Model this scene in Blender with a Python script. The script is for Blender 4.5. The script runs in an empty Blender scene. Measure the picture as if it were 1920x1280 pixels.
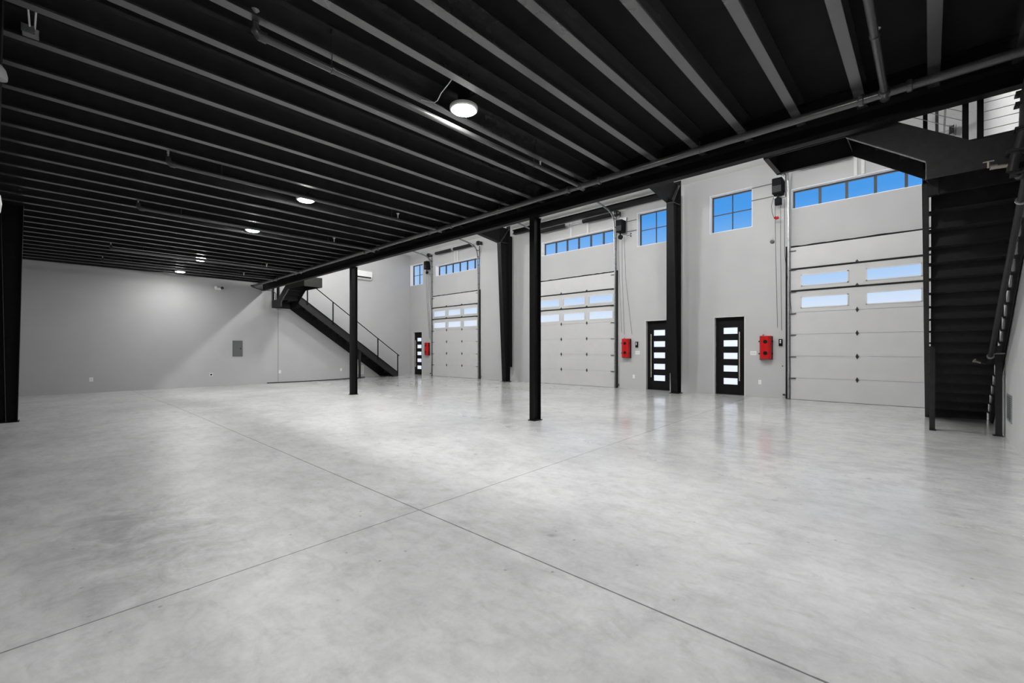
import bpy, bmesh, math, random
from mathutils import Vector, Matrix

# ------------------------------------------------------------------ camera / world / exposure
# world axes: +X towards the wall with the garage doors, +Y towards the far end wall, Z up
SC = bpy.context.scene
COL = SC.collection
PI = math.pi
cam_d = bpy.data.cameras.new('camera')
cam = bpy.data.objects.new('camera', cam_d)
COL.objects.link(cam)
cam_d.sensor_width = 36.0
cam_d.lens = 830.084 / 1920 * 36.0
cam_d.shift_y = 16.5 / 1920
cam_d.clip_start = 0.02
cam.location = (0, 0, 1.38)
cam.rotation_euler = (PI / 2, 0, math.atan2(-0.72749, 0.68612))
SC.camera = cam
SC.view_settings.view_transform = 'Standard'
SC.view_settings.look = 'None'
SC.view_settings.gamma = 1.0
SC.view_settings.use_curve_mapping = False
SC.view_settings.exposure = 0.0

LAMP = 500.0        # emission of the round lamps under the mezzanine
BAY = 240.0         # emission of the unseen lamps added under the roof

world = bpy.data.worlds.new('sky')
SC.world = world
world.use_nodes = True
wn = world.node_tree
wn.nodes.clear()
w_out = wn.nodes.new('ShaderNodeOutputWorld')
w_bg = wn.nodes.new('ShaderNodeBackground')
w_tc = wn.nodes.new('ShaderNodeTexCoord')
w_sep = wn.nodes.new('ShaderNodeSeparateXYZ')
w_ramp = wn.nodes.new('ShaderNodeValToRGB')
wn.links.new(w_tc.outputs['Generated'], w_sep.inputs[0])
wn.links.new(w_sep.outputs['Z'], w_ramp.inputs[0])
wn.links.new(w_ramp.outputs[0], w_bg.inputs[0])
wn.links.new(w_bg.outputs[0], w_out.inputs[0])
w_bg.inputs[1].default_value = 1.0
stops = [(0.0, (.72, .78, .88)), (0.04, (.80, .87, .97)), (0.075, (.72, .82, .96)), (0.10, (.62, .76, .95)), (0.13, (.47, .66, .93)), (0.185, (.31, .55, .91)),
         (0.235, (.17, .43, .87)), (0.275, (.075, .335, .81)), (0.5, (.03, .2, .68)), (1.0, (.02, .12, .5))]
els = w_ramp.color_ramp.elements
els[0].position, els[0].color = stops[0][0], (*stops[0][1], 1)
els[1].position, els[1].color = stops[-1][0], (*stops[-1][1], 1)
for p, c in stops[1:-1]:
    e = els.new(p)
    e.color = (*c, 1)

# ------------------------------------------------------------------ materials
def new_mat(name):
    m = bpy.data.materials.new(name)
    m.use_nodes = True
    return m, m.node_tree, m.node_tree.nodes['Principled BSDF']

def simple(name, col, rough=.5, metal=0.0, spec=.5, noise=0.0, nscale=6.0, ior=1.45, coat=0.0):
    m, nt, b = new_mat(name)
    b.inputs['Base Color'].default_value = (*col, 1)
    b.inputs['Roughness'].default_value = rough
    b.inputs['Metallic'].default_value = metal
    b.inputs['Specular IOR Level'].default_value = spec
    b.inputs['IOR'].default_value = ior
    b.inputs['Coat Weight'].default_value = coat
    if noise:
        tc = nt.nodes.new('ShaderNodeTexCoord')
        nz = nt.nodes.new('ShaderNodeTexNoise')
        nz.inputs['Scale'].default_value = nscale
        nz.inputs['Detail'].default_value = 4
        rp = nt.nodes.new('ShaderNodeValToRGB')
        rp.color_ramp.elements[0].position = .3
        rp.color_ramp.elements[1].position = .7
        rp.color_ramp.elements[0].color = (*[c * (1 - noise) for c in col], 1)
        rp.color_ramp.elements[1].color = (*[min(1, c * (1 + noise)) for c in col], 1)
        nt.links.new(tc.outputs['Object'], nz.inputs['Vector'])
        nt.links.new(nz.outputs[0], rp.inputs[0])
        nt.links.new(rp.outputs[0], b.inputs['Base Color'])
    return m

def emissive(name, col, strength, base=(.8, .8, .8)):
    m, nt, b = new_mat(name)
    b.inputs['Base Color'].default_value = (*base, 1)
    b.inputs['Emission Color'].default_value = (*col, 1)
    b.inputs['Emission Strength'].default_value = strength
    return m

M = {}
M['wall'] = simple('wall_paint', (.445, .445, .447), .75, noise=.025, nscale=1.3, spec=.3)
M['roof'] = simple('roof_liner', (.82, .82, .81), .8, spec=.2)
M['reveal'] = simple('white_trim', (.92, .92, .91), .45)
M['door_skin'] = simple('painted_panel', (.52, .52, .52), .45, noise=.02, nscale=3)
M['black'] = simple('black_painted_steel', (.006, .006, .0065), .5, noise=.25, nscale=9, spec=.14)
M['joist'] = simple('black_joist_steel', (.042, .042, .043), .27, noise=.12, nscale=7, ior=1.85)
M['deck'] = simple('black_deck_board', (.011, .011, .011), .8, spec=.15, noise=.2, nscale=4)
M['pipe'] = simple('black_pipe', (.04, .04, .04), .28, noise=.15, nscale=8, ior=1.7)
M['stair'] = simple('stair_steel', (.017, .016, .016), .45, noise=.25, nscale=12, spec=.3)
M['frame'] = simple('dark_window_frame', (.045, .042, .04), .5)
M['galv'] = simple('galvanised_steel', (.36, .37, .38), .42, metal=.7, noise=.18, nscale=14)
M['dark_metal'] = simple('dark_hardware', (.05, .05, .05), .4, metal=.6)
M['rubber'] = simple('black_rubber', (.009, .009, .009), .7, spec=.2)
M['plastic_black'] = simple('black_plastic', (.006, .0065, .008), .6, spec=.1)
M['white'] = simple('white_plastic', (.78, .78, .76), .4)
M['offwhite'] = simple('light_grey_plastic', (.6, .6, .59), .45)
M['panelgrey'] = simple('panel_grey', (.11, .115, .115), .5)
M['red'] = simple('red_plastic', (.42, .003, .003), .22, coat=.4)
M['brass'] = simple('brushed_brass', (.34, .31, .26), .4, metal=.7)
M['satin'] = simple('satin_brass_bar', (.72, .66, .52), .3, metal=.7)
M['chrome'] = simple('sprinkler_chrome', (.6, .6, .6), .3, metal=.25)
M['cable'] = simple('wire_grey', (.42, .42, .42), .5)
M['steelcable'] = simple('rail_cable', (.35, .35, .36), .35, metal=.7)
M['lamp'] = emissive('lamp_diffuser', (1, .995, .985), LAMP)
M['lamp_dim'] = emissive('dim_lamp_diffuser', (1, .995, .985), LAMP * .7)
M['bay'] = emissive('unseen_bay_diffuser', (1, .995, .985), BAY)
M['lite'] = emissive('frosted_glass_daylight_glow', (.76, .84, .98), .92, base=(.2, .21, .22))  # emission stands in for daylight coming through the frosted glass

def glass_mat():
    m = bpy.data.materials.new('window_glass')
    m.use_nodes = True
    nt = m.node_tree
    nt.nodes.clear()
    o = nt.nodes.new('ShaderNodeOutputMaterial')
    mx = nt.nodes.new('ShaderNodeMixShader')
    tr = nt.nodes.new('ShaderNodeBsdfTransparent')
    gl = nt.nodes.new('ShaderNodeBsdfGlossy')
    fr = nt.nodes.new('ShaderNodeFresnel')
    ml = nt.nodes.new('ShaderNodeMath')
    ml.operation = 'MULTIPLY'
    ml.inputs[1].default_value = .12
    fr.inputs['IOR'].default_value = 1.25
    gl.inputs['Roughness'].default_value = .02
    tr.inputs[0].default_value = (.985, .99, 1, 1)
    nt.links.new(fr.outputs[0], ml.inputs[0])
    nt.links.new(ml.outputs[0], mx.inputs[0])
    nt.links.new(tr.outputs[0], mx.inputs[1])
    nt.links.new(gl.outputs[0], mx.inputs[2])
    nt.links.new(mx.outputs[0], o.inputs[0])
    return m
M['glass'] = glass_mat()

def floor_mat():
    m, nt, b = new_mat('polished_concrete')
    N, L = nt.nodes, nt.links
    tc = N.new('ShaderNodeTexCoord')
    def noise(scale, detail=5, rough=.6, dist=0.0, sc=(1, 1, 1)):
        mp = N.new('ShaderNodeMapping')
        mp.inputs['Scale'].default_value = sc
        n = N.new('ShaderNodeTexNoise')
        n.inputs['Scale'].default_value = scale
        n.inputs['Detail'].default_value = detail
        n.inputs['Roughness'].default_value = rough
        n.inputs['Distortion'].default_value = dist
        L.new(tc.outputs['Object'], mp.inputs[0])
        L.new(mp.outputs[0], n.inputs['Vector'])
        return n.outputs[0]
    def ramp(src, stops):
        r = N.new('ShaderNodeValToRGB')
        e = r.color_ramp.elements
        e[0].position, e[0].color = stops[0][0], (*[stops[0][1]] * 3, 1)
        e[1].position, e[1].color = stops[-1][0], (*[stops[-1][1]] * 3, 1)
        for p, c in stops[1:-1]:
            q = e.new(p)
            q.color = (c, c, c, 1)
        L.new(src, r.inputs[0])
        return r.outputs[0]
    def math_(op, a, c, clamp=False):
        n = N.new('ShaderNodeMath')
        n.operation = op
        n.use_clamp = clamp
        for i, v in enumerate((a, c)):
            if isinstance(v, (int, float)):
                n.inputs[i].default_value = v
            else:
                L.new(v, n.inputs[i])
        return n.outputs[0]
    cloud = ramp(noise(.55, 6, .6, .6), [(.3, .82), (.55, 1.0), (.75, 1.08)])
    mott = ramp(noise(3.2, 8, .68, .4), [(.3, .84), (.5, 1.0), (.7, 1.08)])
    fine = ramp(noise(26, 5, .7), [(.3, .94), (.7, 1.05)])
    val = math_('MULTIPLY', math_('MULTIPLY', cloud, mott), fine)
    # worn darker trowel patch with scuffs
    sep = N.new('ShaderNodeSeparateXYZ')
    L.new(tc.outputs['Object'], sep.inputs[0])
    X, Y = sep.outputs['X'], sep.outputs['Y']
    dx = math_('DIVIDE', math_('SUBTRACT', X, .55), .75)
    dy = math_('DIVIDE', math_('SUBTRACT', Y, 4.2), 1.5)
    d2 = math_('ADD', math_('MULTIPLY', dx, dx), math_('MULTIPLY', dy, dy))
    patch = ramp(d2, [(.0, 1.0), (1.0, 0.0)])
    pn = ramp(noise(2.4, 7, .7, 1.0, (1, 1, 1)), [(.38, 0.0), (.62, 1.0)])
    val = math_('MULTIPLY', val, math_('SUBTRACT', 1.0, math_('MULTIPLY', math_('MULTIPLY', patch, pn), .42)))
    scuff = ramp(noise(16, 3, .55, 1.6, (1, .22, 1)), [(.66, 0.0), (.72, 1.0)])
    val = math_('ADD', val, math_('MULTIPLY', math_('MULTIPLY', scuff, patch), .16))
    blot = ramp(noise(8.5, 6, .72, .5, (1, .55, 1)), [(.34, .86), (.5, 1.0), (.7, 1.04)])
    val = math_('MULTIPLY', val, blot)
    # larger oily drops, sparse
    v2 = N.new('ShaderNodeTexVoronoi')
    v2.voronoi_dimensions = '2D'
    v2.inputs['Scale'].default_value = 1.15
    L.new(tc.outputs['Object'], v2.inputs['Vector'])
    w2 = math_('ADD', v2.outputs['Distance'], math_('MULTIPLY', math_('SUBTRACT', noise(22, 3), .5), .05))
    drop = ramp(w2, [(.012, 1.0), (.045, 0.0)])
    dk = ramp(noise(.7, 2, .5, 0.0, (1.3, 1, 1)), [(.5, 0.0), (.62, 1.0)])
    val = math_('MULTIPLY', val, math_('SUBTRACT', 1.0, math_('MULTIPLY', math_('MULTIPLY', drop, dk), .38)))
    # streaky trowel marks
    st1 = ramp(noise(5, 5, .65, 1.4, (1, .3, 1)), [(.3, .92), (.5, 1.0), (.72, 1.06)])
    val = math_('MULTIPLY', val, st1)
    # small dark spots
    vo = N.new('ShaderNodeTexVoronoi')
    vo.voronoi_dimensions = '2D'
    vo.inputs['Scale'].default_value = 2.6
    L.new(tc.outputs['Object'], vo.inputs['Vector'])
    wob = math_('ADD', vo.outputs['Distance'], math_('MULTIPLY', math_('SUBTRACT', noise(45, 3), .5), .05))
    spot = ramp(wob, [(.012, 1.0), (.034, 0.0)])
    keep = ramp(noise(.9, 2), [(.46, 0.0), (.6, 1.0)])
    val = math_('MULTIPLY', val, math_('SUBTRACT', 1.0, math_('MULTIPLY', math_('MULTIPLY', spot, keep), .5)))
    # edge of the sealed, shinier pour nearer the doors
    bnd = math_('ADD', math_('SUBTRACT', X, math_('MULTIPLY', Y, .19)), math_('MULTIPLY', math_('SUBTRACT', noise(.5, 2), .5), .9))
    seal = ramp(math_('MULTIPLY', math_('SUBTRACT', bnd, 3.6), .32), [(0.0, 0.0), (.5, .6), (1.0, 1.0)])
    val = math_('MULTIPLY', val, math_('SUBTRACT', 1.0, math_('MULTIPLY', seal, .035)))
    # saw-cut joints
    j1 = math_('ABSOLUTE', math_('SUBTRACT', X, 2.235), 0)
    j2 = math_('ABSOLUTE', math_('SUBTRACT', math_('SUBTRACT', Y, 3.088), math_('MULTIPLY', X, .0545)), 0)
    jn = math_('ADD', .0038, math_('MULTIPLY', noise(14, 3), .0048))
    l1 = math_('LESS_THAN', j1, jn)
    l2 = math_('LESS_THAN', j2, math_('MULTIPLY', jn, .8))
    line = math_('MAXIMUM', l1, l2)
    val = math_('MULTIPLY', val, math_('SUBTRACT', 1.0, math_('MULTIPLY', line, .72)))
    comb = N.new('ShaderNodeCombineColor')
    for i, k in enumerate((.56, .56, .56)):
        L.new(math_('MULTIPLY', val, k), comb.inputs[i])
    L.new(comb.outputs[0], b.inputs['Base Color'])
    rg = math_('SUBTRACT', .40, math_('MULTIPLY', seal, .265))
    L.new(math_('MULTIPLY', ramp(noise(1.7, 5), [(.3, .9), (.7, 1.12)]), rg), b.inputs['Roughness'])
    b.inputs['Specular IOR Level'].default_value = .5
    bp = N.new('ShaderNodeBump')
    bp.inputs['Strength'].default_value = .01
    bp.inputs['Distance'].default_value = .02
    L.new(noise(18, 4), bp.inputs['Height'])
    L.new(bp.outputs[0], b.inputs['Normal'])
    return m
M['floor'] = floor_mat()

# ------------------------------------------------------------------ mesh builder
class MB:
    def __init__(self):
        self.v, self.f = [], []
    def add(self, vs, fs):
        o = len(self.v)
        self.v += [tuple(p) for p in vs]
        self.f += [tuple(i + o for i in f) for f in fs]
        return self
    def box(self, x0, x1, y0, y1, z0, z1):
        vs = [(x, y, z) for x in (x0, x1) for y in (y0, y1) for z in (z0, z1)]
        return self.add(vs, [(0, 1, 3, 2), (4, 6, 7, 5), (0, 4, 5, 1), (2, 3, 7, 6), (0, 2, 6, 4), (1, 5, 7, 3)])
    def prism(self, poly, axis, a, b):
        # poly: list of 2-D points in the plane perpendicular to axis
        n = len(poly)
        def P(p, t):
            if axis == 'x': return (t, p[0], p[1])
            if axis == 'y': return (p[0], t, p[1])
            return (p[0], p[1], t)
        vs = [P(p, a) for p in poly] + [P(p, b) for p in poly]
        fs = [tuple(range(n)), tuple(range(2 * n - 1, n - 1, -1))]
        fs += [(i, (i + 1) % n, n + (i + 1) % n, n + i) for i in range(n)]
        return self.add(vs, fs)
    def tube(self, pts, r, n=12, cap=True):
        pts = [Vector(p) for p in pts]
        rings = []
        up = None
        for i, p in enumerate(pts):
            if i == 0: d = pts[1] - p
            elif i == len(pts) - 1: d = p - pts[i - 1]
            else: d = (pts[i + 1] - p).normalized() + (p - pts[i - 1]).normalized()
            d = d.normalized() if d.length > 1e-9 else Vector((0, 0, 1))
            if up is None:
                up = Vector((0, 0, 1)) if abs(d.z) < .9 else Vector((1, 0, 0))
            s = d.cross(up)
            if s.length < 1e-6:
                up = Vector((0, 1, 0)); s = d.cross(up)
            s.normalize()
            up = s.cross(d).normalized()
            rr = r[i] if isinstance(r, (list, tuple)) else r
            rings.append([p + (s * math.cos(2 * PI * k / n) + up * math.sin(2 * PI * k / n)) * rr for k in range(n)])
        vs = [q for ring in rings for q in ring]
        fs = []
        for i in range(len(pts) - 1):
            for k in range(n):
                a, b_ = i * n + k, i * n + (k + 1) % n
                fs.append((a, b_, b_ + n, a + n))
        if cap:
            fs.append(tuple(range(n - 1, -1, -1)))
            fs.append(tuple((len(pts) - 1) * n + k for k in range(n)))
        return self.add(vs, fs)
    def cyl(self, p0, p1, r, n=20):
        return self.tube([p0, p1], r, n)
    def lathe(self, prof, c, n=28, axis='z'):
        # prof: list of (radius, height)
        vs = []
        for r, h in prof:
            for k in range(n):
                a = 2 * PI * k / n
                q = (r * math.cos(a), r * math.sin(a), h)
                if axis == 'x': q = (q[2], q[0], q[1])
                if axis == 'y': q = (q[0], q[2], q[1])
                vs.append((c[0] + q[0], c[1] + q[1], c[2] + q[2]))
        fs = []
        for i in range(len(prof) - 1):
            for k in range(n):
                a, b_ = i * n + k, i * n + (k + 1) % n
                fs.append((a, b_, b_ + n, a + n))
        fs.append(tuple(range(n - 1, -1, -1)))
        fs.append(tuple((len(prof) - 1) * n + k for k in range(n)))
        return self.add(vs, fs)
    def map(self, fn):
        self.v = [fn(p) for p in self.v]
        return self

def obj(name, mb, mat, parent=None, smooth=False, bevel=0.0, offset=(0, 0, 0)):
    me = bpy.data.meshes.new(name)
    ox, oy, oz = offset
    me.from_pydata([(x - ox, y - oy, z - oz) for x, y, z in mb.v], [], mb.f)
    bm = bmesh.new()
    bm.from_mesh(me)
    bmesh.ops.recalc_face_normals(bm, faces=bm.faces)
    bm.to_mesh(me)
    bm.free()
    me.materials.append(mat)
    if smooth:
        for p in me.polygons: p.use_smooth = True
        me.set_sharp_from_angle(angle=math.radians(38))
    o = bpy.data.objects.new(name, me)
    COL.objects.link(o)
    if parent is not None:
        o.parent = parent
    else:
        o.location = offset
    if bevel:
        md = o.modifiers.new('bevel', 'BEVEL')
        md.width = bevel
        md.segments = 2
        md.limit_method = 'ANGLE'
    return o

def tag(o, label, cat, group=None, kind=None):
    if label: o['label'] = label
    if cat: o['category'] = cat
    if group: o['group'] = group
    if kind: o['kind'] = kind
    return o

def thing(name, loc, label, cat, group=None, kind=None, rz=0.0):
    o = bpy.data.objects.new(name, None)
    COL.objects.link(o)
    o.location = loc
    o.rotation_euler = (0, 0, rz)
    o.empty_display_size = .1
    return tag(o, label, cat, group, kind)

def struct(name, mb, mat, parent=None, **kw):
    o = obj(name, mb, mat, parent, **kw)
    o['kind'] = 'structure'
    return o

def dup(root, loc, label, group=None):
    r = root.copy()
    COL.objects.link(r)
    r.location = loc
    r['label'] = label
    if group: r['group'] = group
    for ch in list(root.children):
        c = ch.copy()
        COL.objects.link(c)
        c.parent = r
        for g in ch.children:
            d = g.copy()
            COL.objects.link(d)
            d.parent = c
    return r

ORD = ['zeroth', 'first', 'second', 'third', 'fourth', 'fifth', 'sixth', 'seventh', 'eighth', 'ninth', 'tenth', 'eleventh', 'twelfth',
       'thirteenth', 'fourteenth', 'fifteenth', 'sixteenth', 'seventeenth', 'eighteenth', 'nineteenth', 'twentieth', 'twenty-first',
       'twenty-second', 'twenty-third', 'twenty-fourth', 'twenty-fifth', 'twenty-sixth', 'twenty-seventh', 'twenty-eighth',
       'twenty-ninth', 'thirtieth', 'thirty-first', 'thirty-second', 'thirty-third', 'thirty-fourth', 'thirty-fifth', 'thirty-sixth',
       'thirty-seventh', 'thirty-eighth']

def slab_with_holes(x0, x1, ya, yb, za, zb, holes):
    """a slab between x0 and x1 spanning y/z, with rectangular through holes (y0,y1,z0,z1)"""
    ys = sorted(set([ya, yb] + [h[0] for h in holes] + [h[1] for h in holes]))
    zs = sorted(set([za, zb] + [h[2] for h in holes] + [h[3] for h in holes]))
    ys = [y for y in ys if ya <= y <= yb]
    zs = [z for z in zs if za <= z <= zb]
    idx, vs, fs = {}, [], []
    def V(x, i, j):
        k = (x, i, j)
        if k not in idx:
            idx[k] = len(vs)
            vs.append((x1 if x else x0, ys[i], zs[j]))
        return idx[k]
    def solid(i, j):
        if i < 0 or j < 0 or i >= len(ys) - 1 or j >= len(zs) - 1: return False
        cy, cz = (ys[i] + ys[i + 1]) / 2, (zs[j] + zs[j + 1]) / 2
        return not any(h[0] < cy < h[1] and h[2] < cz < h[3] for h in holes)
    for i in range(len(ys) - 1):
        for j in range(len(zs) - 1):
            if not solid(i, j): continue
            fs.append((V(0, i, j), V(0, i, j + 1), V(0, i + 1, j + 1), V(0, i + 1, j)))
            fs.append((V(1, i, j), V(1, i + 1, j), V(1, i + 1, j + 1), V(1, i, j + 1)))
            if not solid(i - 1, j): fs.append((V(0, i, j), V(1, i, j), V(1, i, j + 1), V(0, i, j + 1)))
            if not solid(i + 1, j): fs.append((V(0, i + 1, j), V(0, i + 1, j + 1), V(1, i + 1, j + 1), V(1, i + 1, j)))
            if not solid(i, j - 1): fs.append((V(0, i, j), V(0, i + 1, j), V(1, i + 1, j), V(1, i, j)))
            if not solid(i, j + 1): fs.append((V(0, i, j + 1), V(1, i, j + 1), V(1, i + 1, j + 1), V(0, i + 1, j + 1)))
    m = MB()
    return m.add(vs, fs)

# ------------------------------------------------------------------ room shell
WX = 14.54            # inner face of the wall with the garage doors
GX = 14.70            # plane of the door leaves
GW = 14.76            # plane of the window glass
BX = -1.45            # inner face of the back wall
RY = -.88             # inner face of the near side wall
EY, ES = 21.84, .06   # end wall: y = EY - ES * (WX - x)
def end_y(x): return EY - ES * (WX - x)
def roof_z(x): return 6.84 + .083 * (WX - x)
def sstep(a, b, t):
    t = max(0., min(1., (t - a) / (b - a)))
    return t * t * (3 - 2 * t)
def floor_z(x, y): return -.086 * sstep(12.5, 20.5, y) * sstep(0, 1, (14.3 - x) / 5.5)

fl = MB()
nx, ny = 66, 94
xs = [BX - .25 + (WX + .3 - BX + .25) * i / nx for i in range(nx + 1)]
ysf = [RY - .25 + (EY + .35 - RY + .25) * j / ny for j in range(ny + 1)]
vs = [(x, y, floor_z(x, y)) for x in xs for y in ysf]
fs = [(i * (ny + 1) + j, (i + 1) * (ny + 1) + j, (i + 1) * (ny + 1) + j + 1, i * (ny + 1) + j + 1) for i in range(nx) for j in range(ny)]
n0 = len(vs)
fl.add(vs, fs)
struct('floor', fl, M['floor'], smooth=True)

DOORS = {'right': (-.2, 2.85, 2), 'middle': (8.47, 12.10, 3), 'far': (15.92, 19.56, 3)}
TRANS = {'right': (-.22, 2.846, 5), 'middle': (8.47, 11.985, 6), 'far': (15.82, 19.355, 6)}
TZ = (5.365, 5.925)
WINS = [(3.85, 5.078), (6.35, 7.578), (20.53, 21.765)]
WZ = (5.07, 6.262)
MDOORS = [(6.36, 7.27), (4.05, 4.955), (20.62, 21.53)]
holes = []
for y0, y1, n in DOORS.values(): holes.append((y0 + .03, y1 - .03, -.4, 4.25))
for y0, y1, n in TRANS.values(): holes.append((y0, y1, TZ[0], TZ[1]))
for y0, y1 in WINS: holes.append((y0, y1, *WZ))
for y0, y1 in MDOORS: holes.append((y0, y1, -.4, 2.425))
wide = [(h[0] - .38, h[1] + .38, h[2], h[3] + .1) if i < 3 else h for i, h in enumerate(holes)]
mb = slab_with_holes(WX, WX + .02, RY - .2, EY + .3, -.3, 6.95, holes)
m2 = slab_with_holes(WX + .02, WX + .30, RY - .2, EY + .3, -.3, 6.95, wide)
struct('wall_front', mb.add(m2.v, m2.f), M['wall'])
mb = MB()
ep = [(WX + .02, end_y(WX + .02)), (BX - .2, end_y(BX - .2)), (BX - .2, end_y(BX - .2) + .2), (WX + .02, end_y(WX + .02) + .2)]
mb.prism(ep, 'z', -.3, 8.3)
struct('wall_end', mb, M['wall'])
struct('wall_side', MB().box(BX - .2, WX + .02, RY - .2, RY, -.2, 8.3), M['wall'])
struct('wall_back', MB().box(BX - .2, BX, RY - .2, end_y(BX) + .2, -.3, 8.3), M['wall'])
struct('ceiling', MB().prism([(WX + .3, roof_z(WX + .3)), (BX - .3, roof_z(BX - .3)), (BX - .3, roof_z(BX - .3) + .15), (WX + .3, roof_z(WX + .3) + .15)],
                             'y', RY - .3, EY + .4), M['roof'])
# control joint in the end wall
mj = MB()
jx = 7.30
mj.box(jx - .006, jx + .006, end_y(jx) - .004, end_y(jx) + .003, -.1, 7.4)
o = struct('trim_1', mj, M['panelgrey'])

# reveal linings, window frames and glass
def window(name, y0, y1, z0, z1, cols, rows, mull, label, cat='window'):
    root = thing(name, (GW, (y0 + y1) / 2, z0), label, cat, kind='structure')
    off = tuple(root.location)
    e = .004
    lin = MB()
    lin.box(WX - .002, GW - .02, y1 - .012, y1 + e - .005, z0, z1).box(WX - .002, GW - .02, y0 - e + .005, y0 + .012, z0, z1)
    lin.box(WX - .002, GW - .02, y0, y1, z1 - .012, z1 + e - .005).box(WX - .002, GW - .02, y0, y1, z0 - e + .005, z0 + .012)
    obj('reveal_lining', lin, M['reveal'], root, offset=off)
    fr = MB()
    w = .045
    fr.box(GW - .025, GW + .03, y0, y0 + w, z0, z1).box(GW - .025, GW + .03, y1 - w, y1, z0, z1)
    fr.box(GW - .025, GW + .03, y0 + w, y1 - w, z0, z0 + w * .6).box(GW - .025, GW + .03, y0 + w, y1 - w, z1 - w, z1)
    obj('window_frame', fr, M['frame'], root, offset=off)
    iy0, iy1 = y0 + w, y1 - w
    for c in range(1, cols):
        yc = iy0 + (iy1 - iy0) * c / cols
        obj('mullion', MB().box(GW - .02, GW + .025, yc - mull / 2, yc + mull / 2, z0 + .02, z1 - .04), M['frame'], root, offset=off)
    for r in range(1, rows):
        zc = z0 + (z1 - z0) * r / rows
        obj('glazing_bar', MB().box(GW - .014, GW + .019, iy0, iy1, zc - mull / 2, zc + mull / 2), M['frame'], root, offset=off)
    obj('pane', MB().box(GW - .003, GW + .003, iy0 - .01, iy1 + .01, z0 + .01, z1 - .02), M['glass'], root, offset=off)
    return root
n = 1
wl = ['square four-light window high on the wall between the near black frame column and the near stair',
      'square four-light window high on the wall, partly behind the near black frame column',
      'square four-light window high in the far corner beside the end wall']
for (y0, y1), lb in zip(WINS, wl):
    window('window_%d' % n, y0, y1, *WZ, 2, 2, .022, lb); n += 1
tl = {'right': 'long strip window of broad panes above the garage door nearest the camera',
      'middle': 'long six-pane strip window above the middle garage door',
      'far': 'long six-pane strip window above the farthest garage door'}
for k, (y0, y1, c) in TRANS.items():
    window('window_%d' % n, y0, y1, *TZ, c, 1, .062, tl[k]); n += 1

# man doors
def man_door(name, y0, y1, hinge_high, label):
    root = thing(name, (GX, (y0 + y1) / 2, 0), label, 'door', kind='structure')
    off = tuple(root.location)
    yc = (y0 + y1) / 2
    fr = MB()
    fr.box(GX - .03, GX + .05, y0 - .001, y0 + .012, 0, 2.425).box(GX - .03, GX + .05, y1 - .012, y1 + .001, 0, 2.425).box(GX - .03, GX + .05, y0, y1, 2.412, 2.426)
    obj('door_frame', fr, M['rubber'], root, offset=off)
    obj('jamb', MB().box(WX - .004, GX - .03, y1 - .02, y1 + .002, 0, 2.425).box(WX - .004, GX - .03, y0 - .002, y0 + .02, 0, 2.425).box(WX - .004, GX - .03, y0, y1, 2.405, 2.427),
        M['offwhite'], root, offset=off)
    zl = [.318, .714, 1.106, 1.497, 1.888]
    hs = [(yc - .207, yc + .207, z, z + .20) for z in zl]
    obj('door_leaf', slab_with_holes(GX - .02, GX + .025, y0 + .014, y1 - .014, .012, 2.41, hs), M['black'], root, offset=off)
    for h in hs:
        g = obj('glass_lite', MB().box(GX - .002, GX + .004, h[0], h[1], h[2], h[3]), M['lite'], root, offset=off)
        q = MB()
        t = .012
        q.box(GX - .026, GX - .018, h[0] - t, h[0] + .003, h[2] - t, h[3] + t).box(GX - .026, GX - .018, h[1] - .003, h[1] + t, h[2] - t, h[3] + t)
        q.box(GX - .026, GX - .018, h[0], h[1], h[2] - t, h[2] + .003).box(GX - .026, GX - .018, h[0], h[1], h[3] - .003, h[3] + t)
        obj('lite_frame', q, M['plastic_black'], root, offset=off)
    s = -1 if hinge_high else 1
    hy = yc + s * .275
    hb = MB().cyl((GX - .085, hy, .44), (GX - .085, hy, 1.945), .016, 14)
    for z in (.6, 1.79):
        hb.cyl((GX - .085, hy, z), (GX - .02, hy, z), .009, 10)
    obj('pull_handle', hb, M['satin'], root, smooth=True, offset=off)
    hg = y1 - .016 if hinge_high else y0 + .016
    for z in (.3, 1.1, 1.55, 2.1):
        obj('hinge', MB().cyl((GX - .03, hg, z - .06), (GX - .03, hg, z + .06), .011, 10), M['galv'], root, smooth=True, offset=off)
    obj('closer_box', MB().box(GX - .05, GX - .02, yc - .09, yc + .06, 2.31, 2.36), M['plastic_black'], root, offset=off)
    obj('threshold', MB().box(GX - .06, GX + .05, y0, y1, -.005, .012), M['dark_metal'], root, offset=off)
dl = ['black entry door with five glass strips, partly behind the near black frame column',
      'black entry door with five glass strips, fully in view between column and nearest garage door',
      'black entry door with five glass strips in the far corner by the end wall']
for i, (y0, y1) in enumerate(MDOORS):
    man_door('door_%d' % (i + 1), y0, y1, i == 1, dl[i])

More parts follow.
